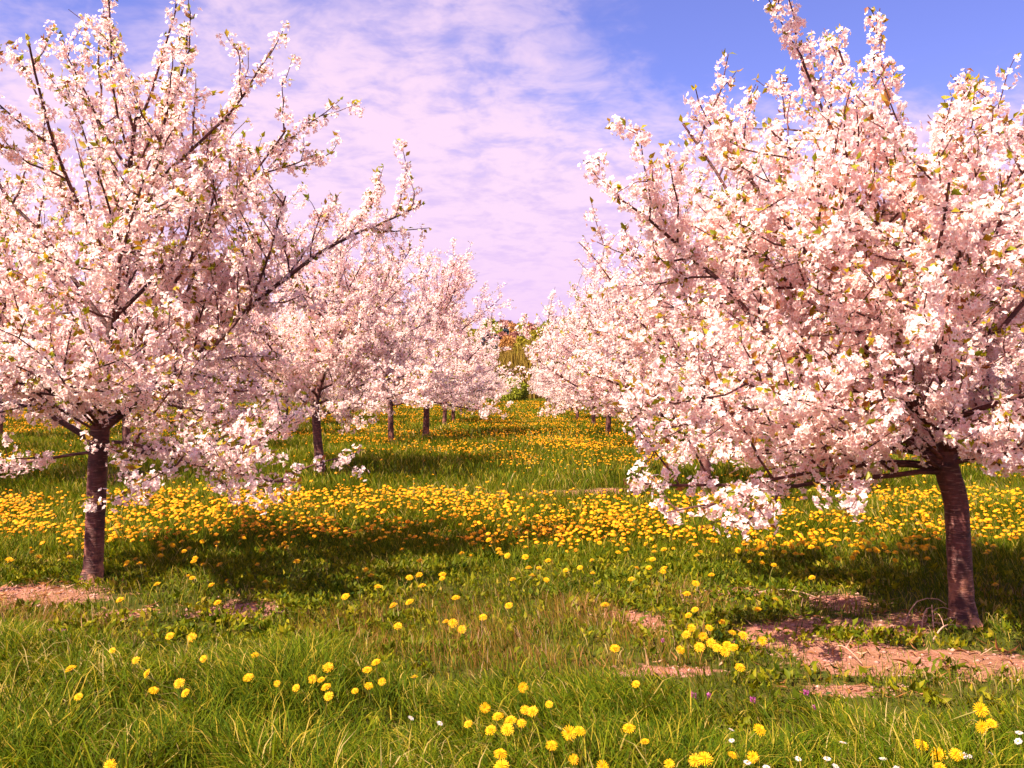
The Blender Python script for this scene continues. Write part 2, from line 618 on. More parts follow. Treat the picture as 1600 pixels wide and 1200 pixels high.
def cherry_tree(seed, label, loc, trunk_pts, trunk_r, limbs, leader_h, group, rotz=0.0, spacing=0.05, per=6.5, fsize=0.0195,
                petals=5, leaf_share=0.34, limb_parts=True, twig_sides=3, l2_gap=0.15, l3_gap=0.15, wands=9, wand_len=1.0, fluff=0.055, airiness=1.0):
    """trunk, leader, limbs, shoots and twigs; blossom in umbels all along the young wood"""
    rng = np.random.default_rng(seed)
    root = thing('cherry_tree', label, 'tree', loc, rotz, group)
    tb = Bark()
    tp = np.array(trunk_pts, float)
    # smooth the trunk polyline
    t = np.linspace(0, 1, 22)
    s = np.linspace(0, 1, len(tp))
    tr = np.stack([np.interp(t, s, tp[:, i]) for i in range(3)], 1)
    for _ in range(2):
        tr[1:-1] = tr[1:-1] * 0.5 + (tr[:-2] + tr[2:]) * 0.25
    z = tr[:, 2]
    rad = trunk_r * np.where(z < 0.20, 1 + 0.5 * (np.clip(0.20 - z, 0, 1) / 0.20) ** 1.8, 1 - 0.10 * np.clip(z - 0.2, 0, 9))
    ph = rng.random() * 6.28
    wig = rng.random(6) * 6.28
    tb.tube(tr, rad, 20, lambda tt, a: 1 + 0.05 * np.sin(2 * a + wig[0] + tt * 4) + 0.03 * np.sin(5 * a + wig[1] - tt * 9)
            + np.clip(0.20 - tt, 0, 1) * 1.0 * np.clip(np.sin(3 * a + ph), 0, 1) + 0.035 * np.sin(tt * 60 + wig[2]) * np.sin(a + tt * 8))
    fork = tr[-1]
    # leader
    ldir = tr[-1] - tr[-3]
    lead = grow(fork - ldir * 0.3, ldir * 0.3 + np.array([0, 0, 0.2]), leader_h, 12, 0.5, 0.28, rng)
    tb.tube(lead, np.linspace(trunk_r * 0.72, 0.012, len(lead)), 10)
    CP, CD, LP, LD = [], [], [], []
    thin = [1.0]
    reach = max(leader_h, 2.0)

    def bloom(pts, t0, t1, density=1.0):
        L = np.linalg.norm(np.diff(pts, axis=0), axis=1).sum()
        k_ = int(L * (t1 - t0) / spacing * density * min(1.0, thin[0] + .25) + rng.random())
        for _ in range(k_):
            p, tn = sample(pts, t0 + (t1 - t0) * rng.random())
            if rng.random() < 0.06:
                continue
            CP.append(p)
            CD.append(side_dir(tn, 1.35, rng, 0.1))
            if rng.random() < leaf_share:
                LP.append(p)
                LD.append(side_dir(tn, 0.75, rng, 0.6))
        if rng.random() < 0.8:
            LP.append(pts[-1])
            LD.append(pts[-1] - pts[-2])

    def airy(z):
        return 1.0 + airiness * float(ss(2.2, 3.3, z))

    def twigs(bk, pts, L, r0, depth):
        gap = l3_gap / thin[0] * airy(pts[len(pts) // 2][2])
        x = gap * (0.6 + rng.random())
        while x < L:
            tt = x / L
            p, tn = sample(pts, tt)
            l = (0.16 + 0.34 * rng.random()) * (1.1 - 0.5 * tt)
            d = side_dir(tn, 0.6 + 0.6 * rng.random(), rng, 0.25)
            tw = grow(p, d, l, 4, 0.12, 0.35, rng, -.45)
            bk.tube(tw, np.linspace(0.0050, 0.0022, 5), twig_sides)
            bloom(tw, 0.12, 1.0)
            x += gap * (0.6 + 0.8 * rng.random())

    def shoot(bk, p, d, L, r0, up, wob=0.3):
        n = max(5, int(L / 0.14))
        pts = grow(p, d, L, n, up, wob, rng, -.22)
        bk.tube(pts, np.linspace(r0, 0.003, n + 1), 5 if r0 > 0.008 else 4)
        bloom(pts, 0.08, 0.97, 1.25)
        twigs(bk, pts, L * 0.9, r0, 3)

    def limb(bk, start, az, el, L, r0, up, wob=0.32):
        r0 *= 0.52
        n = max(7, int(L / 0.2))
        pts = grow(start, direction(az, el), L, n, up, wob, rng, -.16)
        bk.tube(pts, np.linspace(r0, 0.007, n + 1), 8)
        bloom(pts, 0.2, 1.0, 1.1)
        x = 0.28 + 0.1 * rng.random()
        while x < L:
            tt = x / L
            p, tn = sample(pts, tt)
            l = (0.45 + 0.75 * rng.random()) * (1.15 - 0.55 * tt) * min(1.0, L / 1.9 + 0.25)
            d = side_dir(tn, 0.65 + 0.5 * rng.random(), rng, 0.35)
            shoot(bk, p, d, l, 0.011 * (1.1 - 0.5 * tt), (0.35 + 0.25 * (airy(p[2]) - 1)) if up >= 0 else 0.0)
            x += l2_gap / thin[0] * airy(p[2]) ** .6 * (0.6 + 0.8 * rng.random())
        return pts

    for (h, az, el, L, r0, up, *dn) in limbs:
        thin[0] = dn[0] if dn else 1.0
        if h <= fork[2]:
            tt = np.interp(h, tr[:, 2], np.linspace(0, 1, len(tr)))
            p, _ = sample(tr, tt)
        else:
            p, _ = sample(lead, min(0.98, (h - fork[2]) / max(0.1, lead[-1][2] - fork[2])))
        bk = Bark() if limb_parts else tb
        limb(bk, p, az, el, L, r0, up)
        if limb_parts:
            bk.build('limb', root)
    thin[0] = 1.0
    # upright shoots round the leader top
    bk = Bark() if limb_parts else tb
    for i in range(wands):
        p, tn = sample(lead, 0.45 + 0.53 * (i + rng.random()) / wands)
        shoot(bk, p, side_dir(tn, 0.35 + 0.5 * rng.random(), rng, 0.2), wand_len * (0.6 + 0.7 * rng.random()), 0.012, 0.8, 0.22)
    bloom(lead, 0.45, 1.0)
    if limb_parts:
        bk.build('upper_shoots', root)
    tb.build('trunk', root)
    CP = np.array(CP)
    CD = np.array(CD)
    cnt = rng.poisson(per, len(CP)) + 1
    idx = np.repeat(np.arange(len(CP)), cnt)
    off = rng.normal(size=(len(idx), 3))
    off /= np.maximum(1e-9, np.linalg.norm(off, axis=1, keepdims=True))
    ball = CP + CD * (fluff * 0.65) - np.array([0, 0, fluff * 0.25])
    P = ball[idx] + off * (fluff * (0.45 + 0.45 * rng.random(len(idx))))[:, None]
    N = off + CD[idx] * 0.5 + rng.normal(size=off.shape) * 0.35
    S = fsize * (0.72 + 0.5 * rng.random(len(idx)))
    flowers('blossom', P, N, S, rng, petals, root)
    LP = np.array(LP)
    LD = np.array(LD)
    li = np.repeat(np.arange(len(LP)), rng.integers(1, 4, len(LP)))
    D = LD[li] + rng.normal(size=(len(li), 3)) * 0.45
    leaves('leaves', LP[li] + LD[li] * 0.02, D, 0.032 + 0.036 * rng.random(len(li)), rng, M['leaf'], root, 0.26)
    return root, len(P)


TREES = 'cherry trees in bloom planted in orchard rows'


def place(px, d, z=None):
    x = (px - VPX) / F_PX * d
    return (x, d, float(gh(x, d)) - 0.03)


counts = []
# --- front tree of the left row
L1 = (145, 6.88)
t, n = cherry_tree(11, 'large cherry tree with smooth purple trunk at the front of the left row', place(*L1),
    [(-.03, 0, -.03), (.0, 0, .12), (.01, 0, .5), (.03, 0, .9), (.05, 0, 1.25)], 0.074,
    [(1.10, 168, 36, 1.7, .055, .35), (1.05, 185, 0, 1.7, .024, -.12, .5), (1.08, -10, 2, 1.9, .022, -.05, .5), (1.12, -35, 12, 1.6, .03, .15, .7),
     (1.2, 8, 46, 3.2, .06, .45), (1.75, -8, 44, 2.3, .036, .5), (1.2, 255, 34, .9, .02, .0, .8), (1.2, 300, 32, .95, .02, .0, .8), (1.2, 200, 24, .9, .02, -.1, .8), (1.35, -10, 26, 2.4, .04, .40), (1.3, 95, 22, 2.1, .04, .3), (1.25, 265, 18, 1.7, .035, .3),
     (1.35, 215, 28, 2.0, .042, .35), (1.6, 140, 40, 2.0, .045, .4), (1.7, 40, 30, 2.2, .04, .45), (1.9, 300, 38, 1.9, .035, .5),
     (2.0, 178, 52, 2.2, .04, .5), (2.1, 5, 42, 2.0, .035, .6), (2.2, 100, 45, 1.7, .035, .5), (2.4, 235, 50, 1.8, .035, .5),
     (2.5, 330, 55, 1.9, .032, .5), (2.7, 150, 62, 1.9, .035, .5), (2.9, 30, 62, 1.7, .03, .5)],
    2.5, TREES, wands=11, wand_len=1.3, spacing=.046, per=7.2, fsize=.0182, leaf_share=.65, l2_gap=.135, l3_gap=.14, airiness=1.9)
counts.append(n)
# --- front tree of the right row
R1 = (1500, 5.51)
t, n = cherry_tree(23, 'large cherry tree with thick leaning trunk at the front of the right row', place(*R1),
    [(.02, 0, -.03), (.0, 0, .12), (-.02, 0, .5), (-.03, 0, .8), (-.10, 0, 1.02)], 0.076,
    [(.98, 172, 36, 2.7, .065, .42), (1.0, 150, 24, 2.3, .05, .3), (.97, 196, 6, 2.0, .034, -.20, .4), (1.0, 205, 16, 1.7, .03, -.10, .7), (1.06, 214, 26, 1.4, .03, -.05, .8), (1.06, 192, 22, 1.8, .03, .05, .6), (1.12, 275, 20, .9, .02, -.25, .9), (.97, 222, 24, 1.3, .03, -.3, .5),
     (.98, 184, 8, 1.9, .03, -.1, .55), (1.1, 262, 42, 1.2, .04, .2), (1.02, 335, 16, 1.6, .036, -.05, .8), (1.05, 20, 30, 1.9, .05, .35),
     (1.05, 75, 20, 1.9, .042, .2), (1.2, 120, 30, 2.2, .045, .3), (1.2, 196, 34, 2.5, .05, .4), (1.3, 290, 32, 1.5, .035, .3),
     (1.3, 165, 44, 2.6, .045, .35), (1.35, 40, 38, 2.1, .04, .4), (1.4, 235, 40, 1.8, .038, .3), (1.5, 180, 52, 2.4, .04, .4),
     (1.6, 100, 46, 1.8, .035, .3), (1.6, 350, 44, 1.9, .035, .4), (1.7, 210, 50, 1.9, .032, .3), (1.8, 140, 56, 1.9, .032, .4), (1.2, 60, 46, 1.9, .04, .4), (1.7, 25, 74, 2.3, .034, .3), (1.6, 165, 74, 2.2, .034, .3), (1.08, 305, 30, .95, .02, -.35, .8), (1.1, 238, 36, .95, .02, -.3, .7), (1.05, 5, 8, 1.2, .02, -.2, .8)],
    1.45, TREES, wands=8, wand_len=1.15, airiness=1.5, spacing=.042, per=7, fsize=.0195, leaf_share=.42, l2_gap=.145, l3_gap=.14)
counts.append(n)


def ring(rng, n, z0, z1, l0, l1, e0, e1, droop=0.16):
    """limbs winding up the stem: low ones wide and flat, upper ones short and steep"""
    out = []
    az = rng.random() * 360
    for i in range(n):
        t = i / (n - 1)
        az += 137.5 + rng.normal() * 12
        up = -droop + 0.15 * rng.random() if (t < 0.3 and rng.random() < 0.6) else 0.2 + 0.5 * t
        out.append((z0 + (z1 - z0) * t, az, e0 + (e1 - e0) * t + rng.normal() * 7, (l0 + (l1 - l0) * t) * (0.88 + 0.24 * rng.random()), .052 - .022 * t, up))
    return out


def common_tree(seed, label, loc, h=1.15, r=.105, n=17, sp=.075, size=1.0, **kw):
    rng = np.random.default_rng(seed + 500)
    lx, ly = rng.normal(size=2) * .05
    return cherry_tree(seed, label, loc, [(0, 0, -.03), (0, 0, .15), (lx * .4, ly * .4, .55), (lx, ly, h)], r,
                       ring(rng, n, h - .08, h + 1.75, 2.7 * size, 1.9 * size, 11, 58), 2.4 * size, TREES, spacing=sp, **kw)


# --- second trees of both rows, seen close enough to be trees of their own making
t, n = common_tree(31, 'second cherry tree of the left row with straight bare trunk in full bloom', place(500, 15.5), 1.14, .082, 24, .053, 1.08, l2_gap=.14, l3_gap=.15)
counts.append(n)
t, n = common_tree(47, 'second cherry tree of the right row half hidden by the front tree', place(1103, 12.44), 1.12, .074, 23, .053, 1.04, l2_gap=.14, l3_gap=.15)
counts.append(n)

# --- three trees that stand for the rest of the orchard, copied down the rows
VARIANTS = []
for i, (seed, nl) in enumerate(((61, 21), (73, 22), (89, 20))):
    root, n = common_tree(seed, 'cherry tree', (0, 0, 0), 1.1, .08, nl, .085, 1.0, limb_parts=False, petals=4, per=6.2, fsize=.0245,
                          l2_gap=.16, l3_gap=.17, leaf_share=.2, fluff=.07)
    VARIANTS.append(root)
    counts.append(n)
print('FLOWERS', counts)

ORD = ['', 'first', 'second', 'third', 'fourth', 'fifth', 'sixth', 'seventh', 'eighth', 'ninth', 'tenth', 'eleventh', 'twelfth', 'thirteenth', 'fourteenth']
SPOTS = []
for i, (px, d, sc) in enumerate(((612, 23.9, 1.06), (661, 27.3, 1.12), (692, 34.6, .88), (712, 39.6, .82))):
    lab = ['thin trunked third cherry tree of the row left of the lane',
           'fourth cherry tree left of the lane, thicker trunk beside a thin one',
           'fifth cherry tree in the row along the left side of the lane',
           'sixth cherry tree in the row along the left side of the lane'][i]
    SPOTS.append(((px - VPX) / F_PX * d, d, (sc * .95, sc * .95, sc) if i == 0 else sc, lab))
for i in range(8):
    d = 46.5 + 7.0 * i
    SPOTS.append((-3.25 - .1 * (i % 3), d, 1.0, 'small distant cherry tree merging into the far end of the left row'))
for i, (px, d, sc) in enumerate(((997, 22.1, 1.0), (950, 27.9, 1.0), (0, 34.5, .92), (0, 41.2, .88))):
    x = (px - VPX) / F_PX * d if px else 2.9
    SPOTS.append((x, d, sc, f'{ORD[i + 3]} cherry tree in the row along the right side of the lane'))
for i in range(8):
    d = 48.0 + 6.9 * i
    SPOTS.append((3.2 + .1 * (i % 3), d, 1.0, 'small distant cherry tree merging into the far end of the right row'))
for side in (-1, 1):
    word = 'left' if side < 0 else 'right'
    for j, x0 in enumerate((9.1, 15.3, 21.6)):
        d = (13.5, 19.0, 30.0)[j] + (1.5 if side > 0 else 0)
        while d < (70, 55, 52)[j]:
            SPOTS.append((side * x0, d, 1.0, f'cherry tree glimpsed behind the {word} row beneath and between its crowns'))
            d += 7.1
rng = np.random.default_rng(5)
used = set()
for i, (x, d, sc, lab) in enumerate(SPOTS):
    vi = int(rng.integers(3))
    rz = rng.random() * 6.28
    loc = (x + rng.normal() * .08, d, float(gh(x, d)) - .03)
    if isinstance(sc, tuple):
        s = sc
    else:
        s = sc * (1.01 + .1 * rng.random()) * ((.80 if d > 44 else 1.08) if x < 0 else (.78 if d > 44 else .97))
    v = VARIANTS[vi]
    if vi not in used:
        used.add(vi)
        v.location, v.rotation_euler, v.scale = loc, (0, 0, rz), (s,) * 3 if not isinstance(s, tuple) else s
        v['label'] = lab
    else:
        dup(v, loc, rz, s, lab)


# ------------------------------------------------------------------ grass and herbs
def scatter(rng, d0, d1, dens, margin=1.2):
    """points over the field between two distances, a little wider than the view"""
    dm = d1
    margin = max(margin, 2.6)
    W = 0.62 * dm + margin
    n = int(2 * W * (d1 - d0) * dens)
    x = (rng.random(n) * 2 - 1) * W
    y = d0 + (d1 - d0) * rng.random(n)
    keep = np.abs(x) < 0.62 * y + margin
    return x[keep], y[keep]


def lush_edge(x):
    """distance at which the tall grass in front gives way to the worn strip"""
    e = np.interp(x, [-4, -1.2, -.6, .1, .8, 1.6, 3.0], [5.25, 5.15, 4.75, 4.65, 4.5, 4.0, 3.85])
    return e + (vnoise(x, x * 0 + 3.3, 1.6, 3, 2) - .5) * .5


def blades(x, y, H, W, rng, lean=0.5, rnd=None):
    """bent tapering blades; returns verts, faces, attributes"""
    n = len(x)
    z = gh(x, y) - 0.01
    a = rng.random(n) * 6.28
    side = np.stack([np.cos(a), np.sin(a), np.zeros(n)], 1)
    wind = vnoise(x, y, 0.9, 51, 2) * 7.0 - 2.2
    la = wind + vnoise(x, y, 5.0, 57, 1) * 3.0 + rng.normal(size=n) * 1.25
    le = lean * (0.35 + 0.9 * rng.random(n))
    ld = np.stack([np.cos(la), np.sin(la), np.zeros(n)], 1)
    base = np.stack([x, y, z], 1)
    V = np.zeros((n, 7, 3))
    hw = (W * 0.5)[:, None]
    up = np.array([0, 0, 1.0])
    for i, (t, w) in enumerate(((0.0, 1.0), (0.4, 0.95), (0.75, 0.62))):
        c = base + up * (H * t * (1 - 0.28 * le * t * t))[:, None] + ld * (H * le * t * t)[:, None]
        V[:, 2 * i] = c - side * hw * w
        V[:, 2 * i + 1] = c + side * hw * w
    V[:, 6] = base + up * (H * (1 - 0.42 * le))[:, None] + ld * (H * le)[:, None]
    b = np.arange(n)[:, None] * 7
    Q = np.concatenate([np.concatenate([b, b + 1, b + 3, b + 2], 1), np.concatenate([b + 2, b + 3, b + 5, b + 4], 1)])
    T = np.concatenate([b + 4, b + 5, b + 6], 1)
    rr = rng.random(n) ** 1.3 if rnd is None else rnd
    tip = np.tile(np.array([0, 0, .4, .4, .75, .75, 1.0]), n)
    return V.reshape(-1, 3), Q, T, np.repeat(rr, 7), tip


def build_grass():
    rng = np.random.default_rng(77)
    parts = []

    def add(x, y, H, W, lean=0.5):
        parts.append(blades(x, y, H, W, rng, lean))

    # tall grass in front
    x, y = scatter(rng, 2.6, 5.6, 6800, 1.6)
    e = lush_edge(x)
    p = ss(0.12, -0.25, y - e) * (0.12 + 1.15 * ss(.28, .62, vnoise(x, y, 2.6, 61, 2))) * (1 - 0.9 * ss(.35, .7, soil(x, y)))
    k = rng.random(len(x)) < p
    x, y, e = x[k], y[k], e[k]
    H = (0.145 + 0.17 * rng.random(len(x)) ** 1.2) * (0.40 + 1.15 * vnoise(x, y, 1.9, 63, 3)) * (0.62 + 0.5 * ss(0, 0.9, e - y))
    add(x, y, H, 0.0036 + 0.0048 * rng.random(len(x)) ** 1.5, 0.8)
    # short worn turf, then the herb strip
    x, y = scatter(rng, 4.0, 8.4, 2100)
    e = lush_edge(x)
    p = ss(-0.3, 0.3, y - e) * (1 - 0.90 * ss(.30, .75, soil(x, y) + .5 * (vnoise(x, y, 6, 66, 2) - .5))) * (0.25 + 0.9 * vnoise(x, y, 1.8, 65, 3))
    k = rng.random(len(x)) < p
    x, y = x[k], y[k]
    add(x, y, (0.04 + 0.08 * rng.random(len(x))) * (0.6 + 0.9 * vnoise(x, y, 1.0, 67, 2)) * (1 + 0.5 * ss(6.5, 8, y)), 0.0035 + 0.003 * rng.random(len(x)), 0.6)
    # flower meadow
    x, y = scatter(rng, 7.4, 13.5, 1500)
    p = ss(7.3, 8.6, y + (vnoise(x, y, .8, 69) - .5)) * (1 - 0.93 * ss(.28, .6, soil(x, y))) * (0.35 + 0.8 * vnoise(x, y, 1.2, 71, 2))
    k = rng.random(len(x)) < p
    x, y = x[k], y[k]
    add(x, y, (0.10 + 0.14 * rng.random(len(x))) * (0.55 + 0.8 * vnoise(x, y, .7, 73, 2)), 0.005 + 0.004 * rng.random(len(x)), 0.55)
    x, y = scatter(rng, 13.0, 26, 360)
    k = rng.random(len(x)) < (1 - 0.9 * ss(.3, .6, soil(x, y))) * (0.4 + 0.8 * vnoise(x, y, .6, 75, 2))
    x, y = x[k], y[k]
    add(x, y, (0.13 + 0.17 * rng.random(len(x))) * (0.55 + 0.8 * vnoise(x, y, .4, 77, 2)), 0.009 + 0.007 * rng.random(len(x)), 0.5)
    x, y = scatter(rng, 25, 55, 70)
    add(x, y, (0.15 + 0.15 * rng.random(len(x))), 0.018 + 0.016 * rng.random(len(x)), 0.5)
    x, y = scatter(rng, 54, 125, 12)
    add(x, y, (0.18 + 0.16 * rng.random(len(x))), 0.05 + 0.04 * rng.random(len(x)), 0.5)
    V, Q, T, A, B, off = [], [], [], [], [], 0
    for v, q, t_, a, b in parts:
        V.append(v); Q.append(q + off); T.append(t_ + off); A.append(a); B.append(b)
        off += len(v)
    o = mesh_obj('grass', np.concatenate(V), [np.concatenate(Q), np.concatenate(T)], M['grass'], attrs={'rnd': np.concatenate(A), 'tip': np.concatenate(B)})
    tag(o, 'green orchard grass covering the field', 'grass', kind='stuff')
    print('BLADES', off // 7)
    # fine brown seeding grass on the worn strip
    x, y = scatter(rng, 4.4, 6.9, 2600)
    e = lush_edge(x)
    patch = (.8 * ss(.45, .62, vnoise(x, y, 1.1, 81, 2)) + 0.8 * np.exp(-((x - .1) / 1.0) ** 2 - ((y - 5.3) / .5) ** 2)) * (.15 + 1.2 * ss(.35, .6, vnoise(x, y, 3.1, 83, 2)))
    k = rng.random(len(x)) < np.clip(patch, 0, 1) * ss(-.2, .3, y - e) * ss(6.9, 6.0, y) * (1 - 0.9 * ss(.35, .7, soil(x, y)))
    x, y = x[k], y[k]
    v, q, t_, a, b = blades(x, y, 0.05 + 0.13 * rng.random(len(x)), 0.0018 + 0.0012 * rng.random(len(x)), rng, 0.45)
    o = mesh_obj('dry_grass', v, [q, t_], M['dry'], attrs={'rnd': a, 'tip': b})
    tag(o, 'fine brownish seeding grass on the worn strip', 'grass', kind='stuff')
    # dead litter lying on bare soil
    x, y = scatter(rng, 4.0, 7.2, 500)
    k = rng.random(len(x)) < ss(.1, .4, soil(x, y)) * 0.34
    x, y = x[k], y[k]
    n = len(x)
    P = np.stack([x, y, gh(x, y) + .008], 1)
    D = np.stack([rng.normal(size=n), rng.normal(size=n), rng.random(n) * .35], 1)
    o = leaves('litter', P, D, .03 + .09 * rng.random(n), rng, M['dry'], None, .035, .72 + .28 * rng.random(n))
    tag(o, 'dead straw and stalks strewn on the bare soil', 'litter', kind='stuff')
    # clods and pebbles on the bare soil
    x, y = scatter(rng, 4.0, 7.2, 700)
    k = rng.random(len(x)) < ss(.2, .6, soil(x, y)) * .6
    x, y = x[k], y[k]
    n = len(x)
    oc = np.array([[1, 0, 0], [-1, 0, 0], [0, 1, 0], [0, -1, 0], [0, 0, 1], [0, 0, -1.0]])
    sz = (.003 + .014 * rng.random(n) ** 3)[:, None, None] * (.6 + .8 * rng.random((n, 6, 1)))
    V = np.stack([x, y, gh(x, y) + .002], 1)[:, None, :] + oc[None] * sz * np.array([1.2, 1.2, .7])
    fa = np.array([[0, 2, 4], [2, 1, 4], [1, 3, 4], [3, 0, 4], [2, 0, 5], [1, 2, 5], [3, 1, 5], [0, 3, 5]])
    F = (np.arange(n)[:, None, None] * 6 + fa[None]).reshape(-1, 3)
    o = mesh_obj('pebbles', V.reshape(-1, 3), [F], M['pebble'], attrs={'rnd': np.repeat(rng.random(n), 6)})
    tag(o, 'small clods and pebbles on the bare soil', 'pebbles', kind='stuff')
    # broad-leaved herbs: rosettes of leaves
    x, y = scatter(rng, 3.6, 12.5, 135)
    e = lush_edge(x)
    shade = np.exp(-((x + 1.6) / 2.0) ** 2 - ((y - 7.6) / 1.0) ** 2)
    p = 0.25 + 0.9 * ss(.42, .62, vnoise(x, y, .9, 91, 3)) + shade
    p = p * (.18 + .82 * ss(-.1, .4, y - e)) * ss(12.5, 8.0, y) * (1 - 0.95 * ss(.4, .7, soil(x, y)))
    k = rng.random(len(x)) < np.clip(p, 0, 1)
    x, y = x[k], y[k]
    # a leafy clump inside the bare patch on the right
    cx, cy_ = at(1335, 1008)
    q_ = 34
    x = np.concatenate([x, cx + rng.normal(size=q_) * .17])
    y = np.concatenate([y, cy_ + rng.normal(size=q_) * .10])
    m = rng.integers(7, 15, len(x))
    i = np.repeat(np.arange(len(x)), m)
    n = len(i)
    a = rng.random(n) * 6.28
    el = 0.25 + 0.9 * rng.random(n)
    D = np.stack([np.cos(a) * np.cos(el), np.sin(a) * np.cos(el), np.sin(el)], 1)
    P = np.stack([x[i] + rng.normal(size=n) * .035, y[i] + rng.normal(size=n) * .035, gh(x, y)[i] + .005 + .05 * rng.random(n)], 1)
    S = (0.020 + 0.040 * rng.random(n)) * (0.7 + 0.6 * rng.random(len(x)))[i]
    o = leaves('ground_leaves', P, D, S, rng, M['herb'], None, .24, np.clip(rng.random(len(x))[i] * .6 + rng.random(n) * .4, 0, 1))
    tag(o, 'low broad-leaved herbs and rosettes between the grass', 'ground cover', kind='stuff')


build_grass()


# ------------------------------------------------------------------ dandelions
def head_mesh(rng, rings=((1.0, 20, .10), (.78, 18, .34), (.52, 14, .52), (.28, 9, .62)), r=.5):
    """flower head of strap-shaped rays in rings; unit diameter"""
    V, F, tip, off = [], [], [], 0
    for rr, n, zz in rings:
        for k in range(n):
            a = (k + rng.random() * .5) / n * 6.28
            w = 3.1 / n
            l = rr * r * (.9 + .2 * rng.random())
            z = zz * r * (.9 + .2 * rng.random())
            V += [(0, 0, z * .35), (math.cos(a - w * .5) * l * .7, math.sin(a - w * .5) * l * .7, z * .95),
                  (math.cos(a - w * .28) * l, math.sin(a - w * .28) * l, z), (math.cos(a + w * .28) * l, math.sin(a + w * .28) * l, z),
                  (math.cos(a + w * .5) * l * .7, math.sin(a + w * .5) * l * .7, z * .95)]
            tip += [0, .6, 1, 1, .6] if zz < .5 else [0, .4, .6, .6, .4]
            F.append([off, off + 1, off + 2, off + 3, off + 4])
            off += 5
    return np.array(V), np.array(F), np.array(tip)


def cup_stem(rng, h, bend, r=.0022, cup=True):
    b = Bark()
    t = np.linspace(0, 1, 7)
    pts = np.stack([bend[0] * (t - t * t) * 1.0, bend[1] * (t - t * t), -h * (1 - t)], 1)
    b.tube(pts, np.full(7, r), 5)
    if cup:
        b.tube([(0, 0, -.014), (0, 0, -.006), (0, 0, .004)], [.003, .0075, .0085], 8)
    return b


def make_dandelion(seed, h):
    rng = np.random.default_rng(seed)
    root = thing('dandelion', 'dandelion', 'flower', (0, 0, 0))
    v, f, tp = head_mesh(rng)
    v = v * .052
    mesh_obj('flower_head', v, [f], M['dandelion'], root, attrs={'tip': tp, 'rnd': np.full(len(v), .75 + .25 * rng.random())})
    cup_stem(rng, h, rng.normal(size=2) * .08).build('stem', root, M['stem'])
    return root


DGROUP = 'yellow dandelions flowering in the grass'
PROTO = [make_dandelion(200 + i, .22) for i in range(5)]
used_d = set()
drng = np.random.default_rng(301)


def dandelion(x, y, hz, size, label):
    """the thing's origin sits under the flower head; the stem reaches down into the turf"""
    i = int(drng.integers(5))
    tilt = (drng.normal() * .25 + (.62 if y < 5.5 else .25), drng.normal() * .22 - .12)
    loc = (x, y, float(gh(x, y)) + hz)
    rz = drng.random() * 6.28
    if i not in used_d:
        used_d.add(i)
        o = PROTO[i]
        o.location, o.rotation_euler, o.scale = loc, (tilt[0], tilt[1], rz), (size,) * 3
        tag(o, label, None, DGROUP)
    else:
        dup(PROTO[i], loc, rz, size, label, DGROUP, tilt)


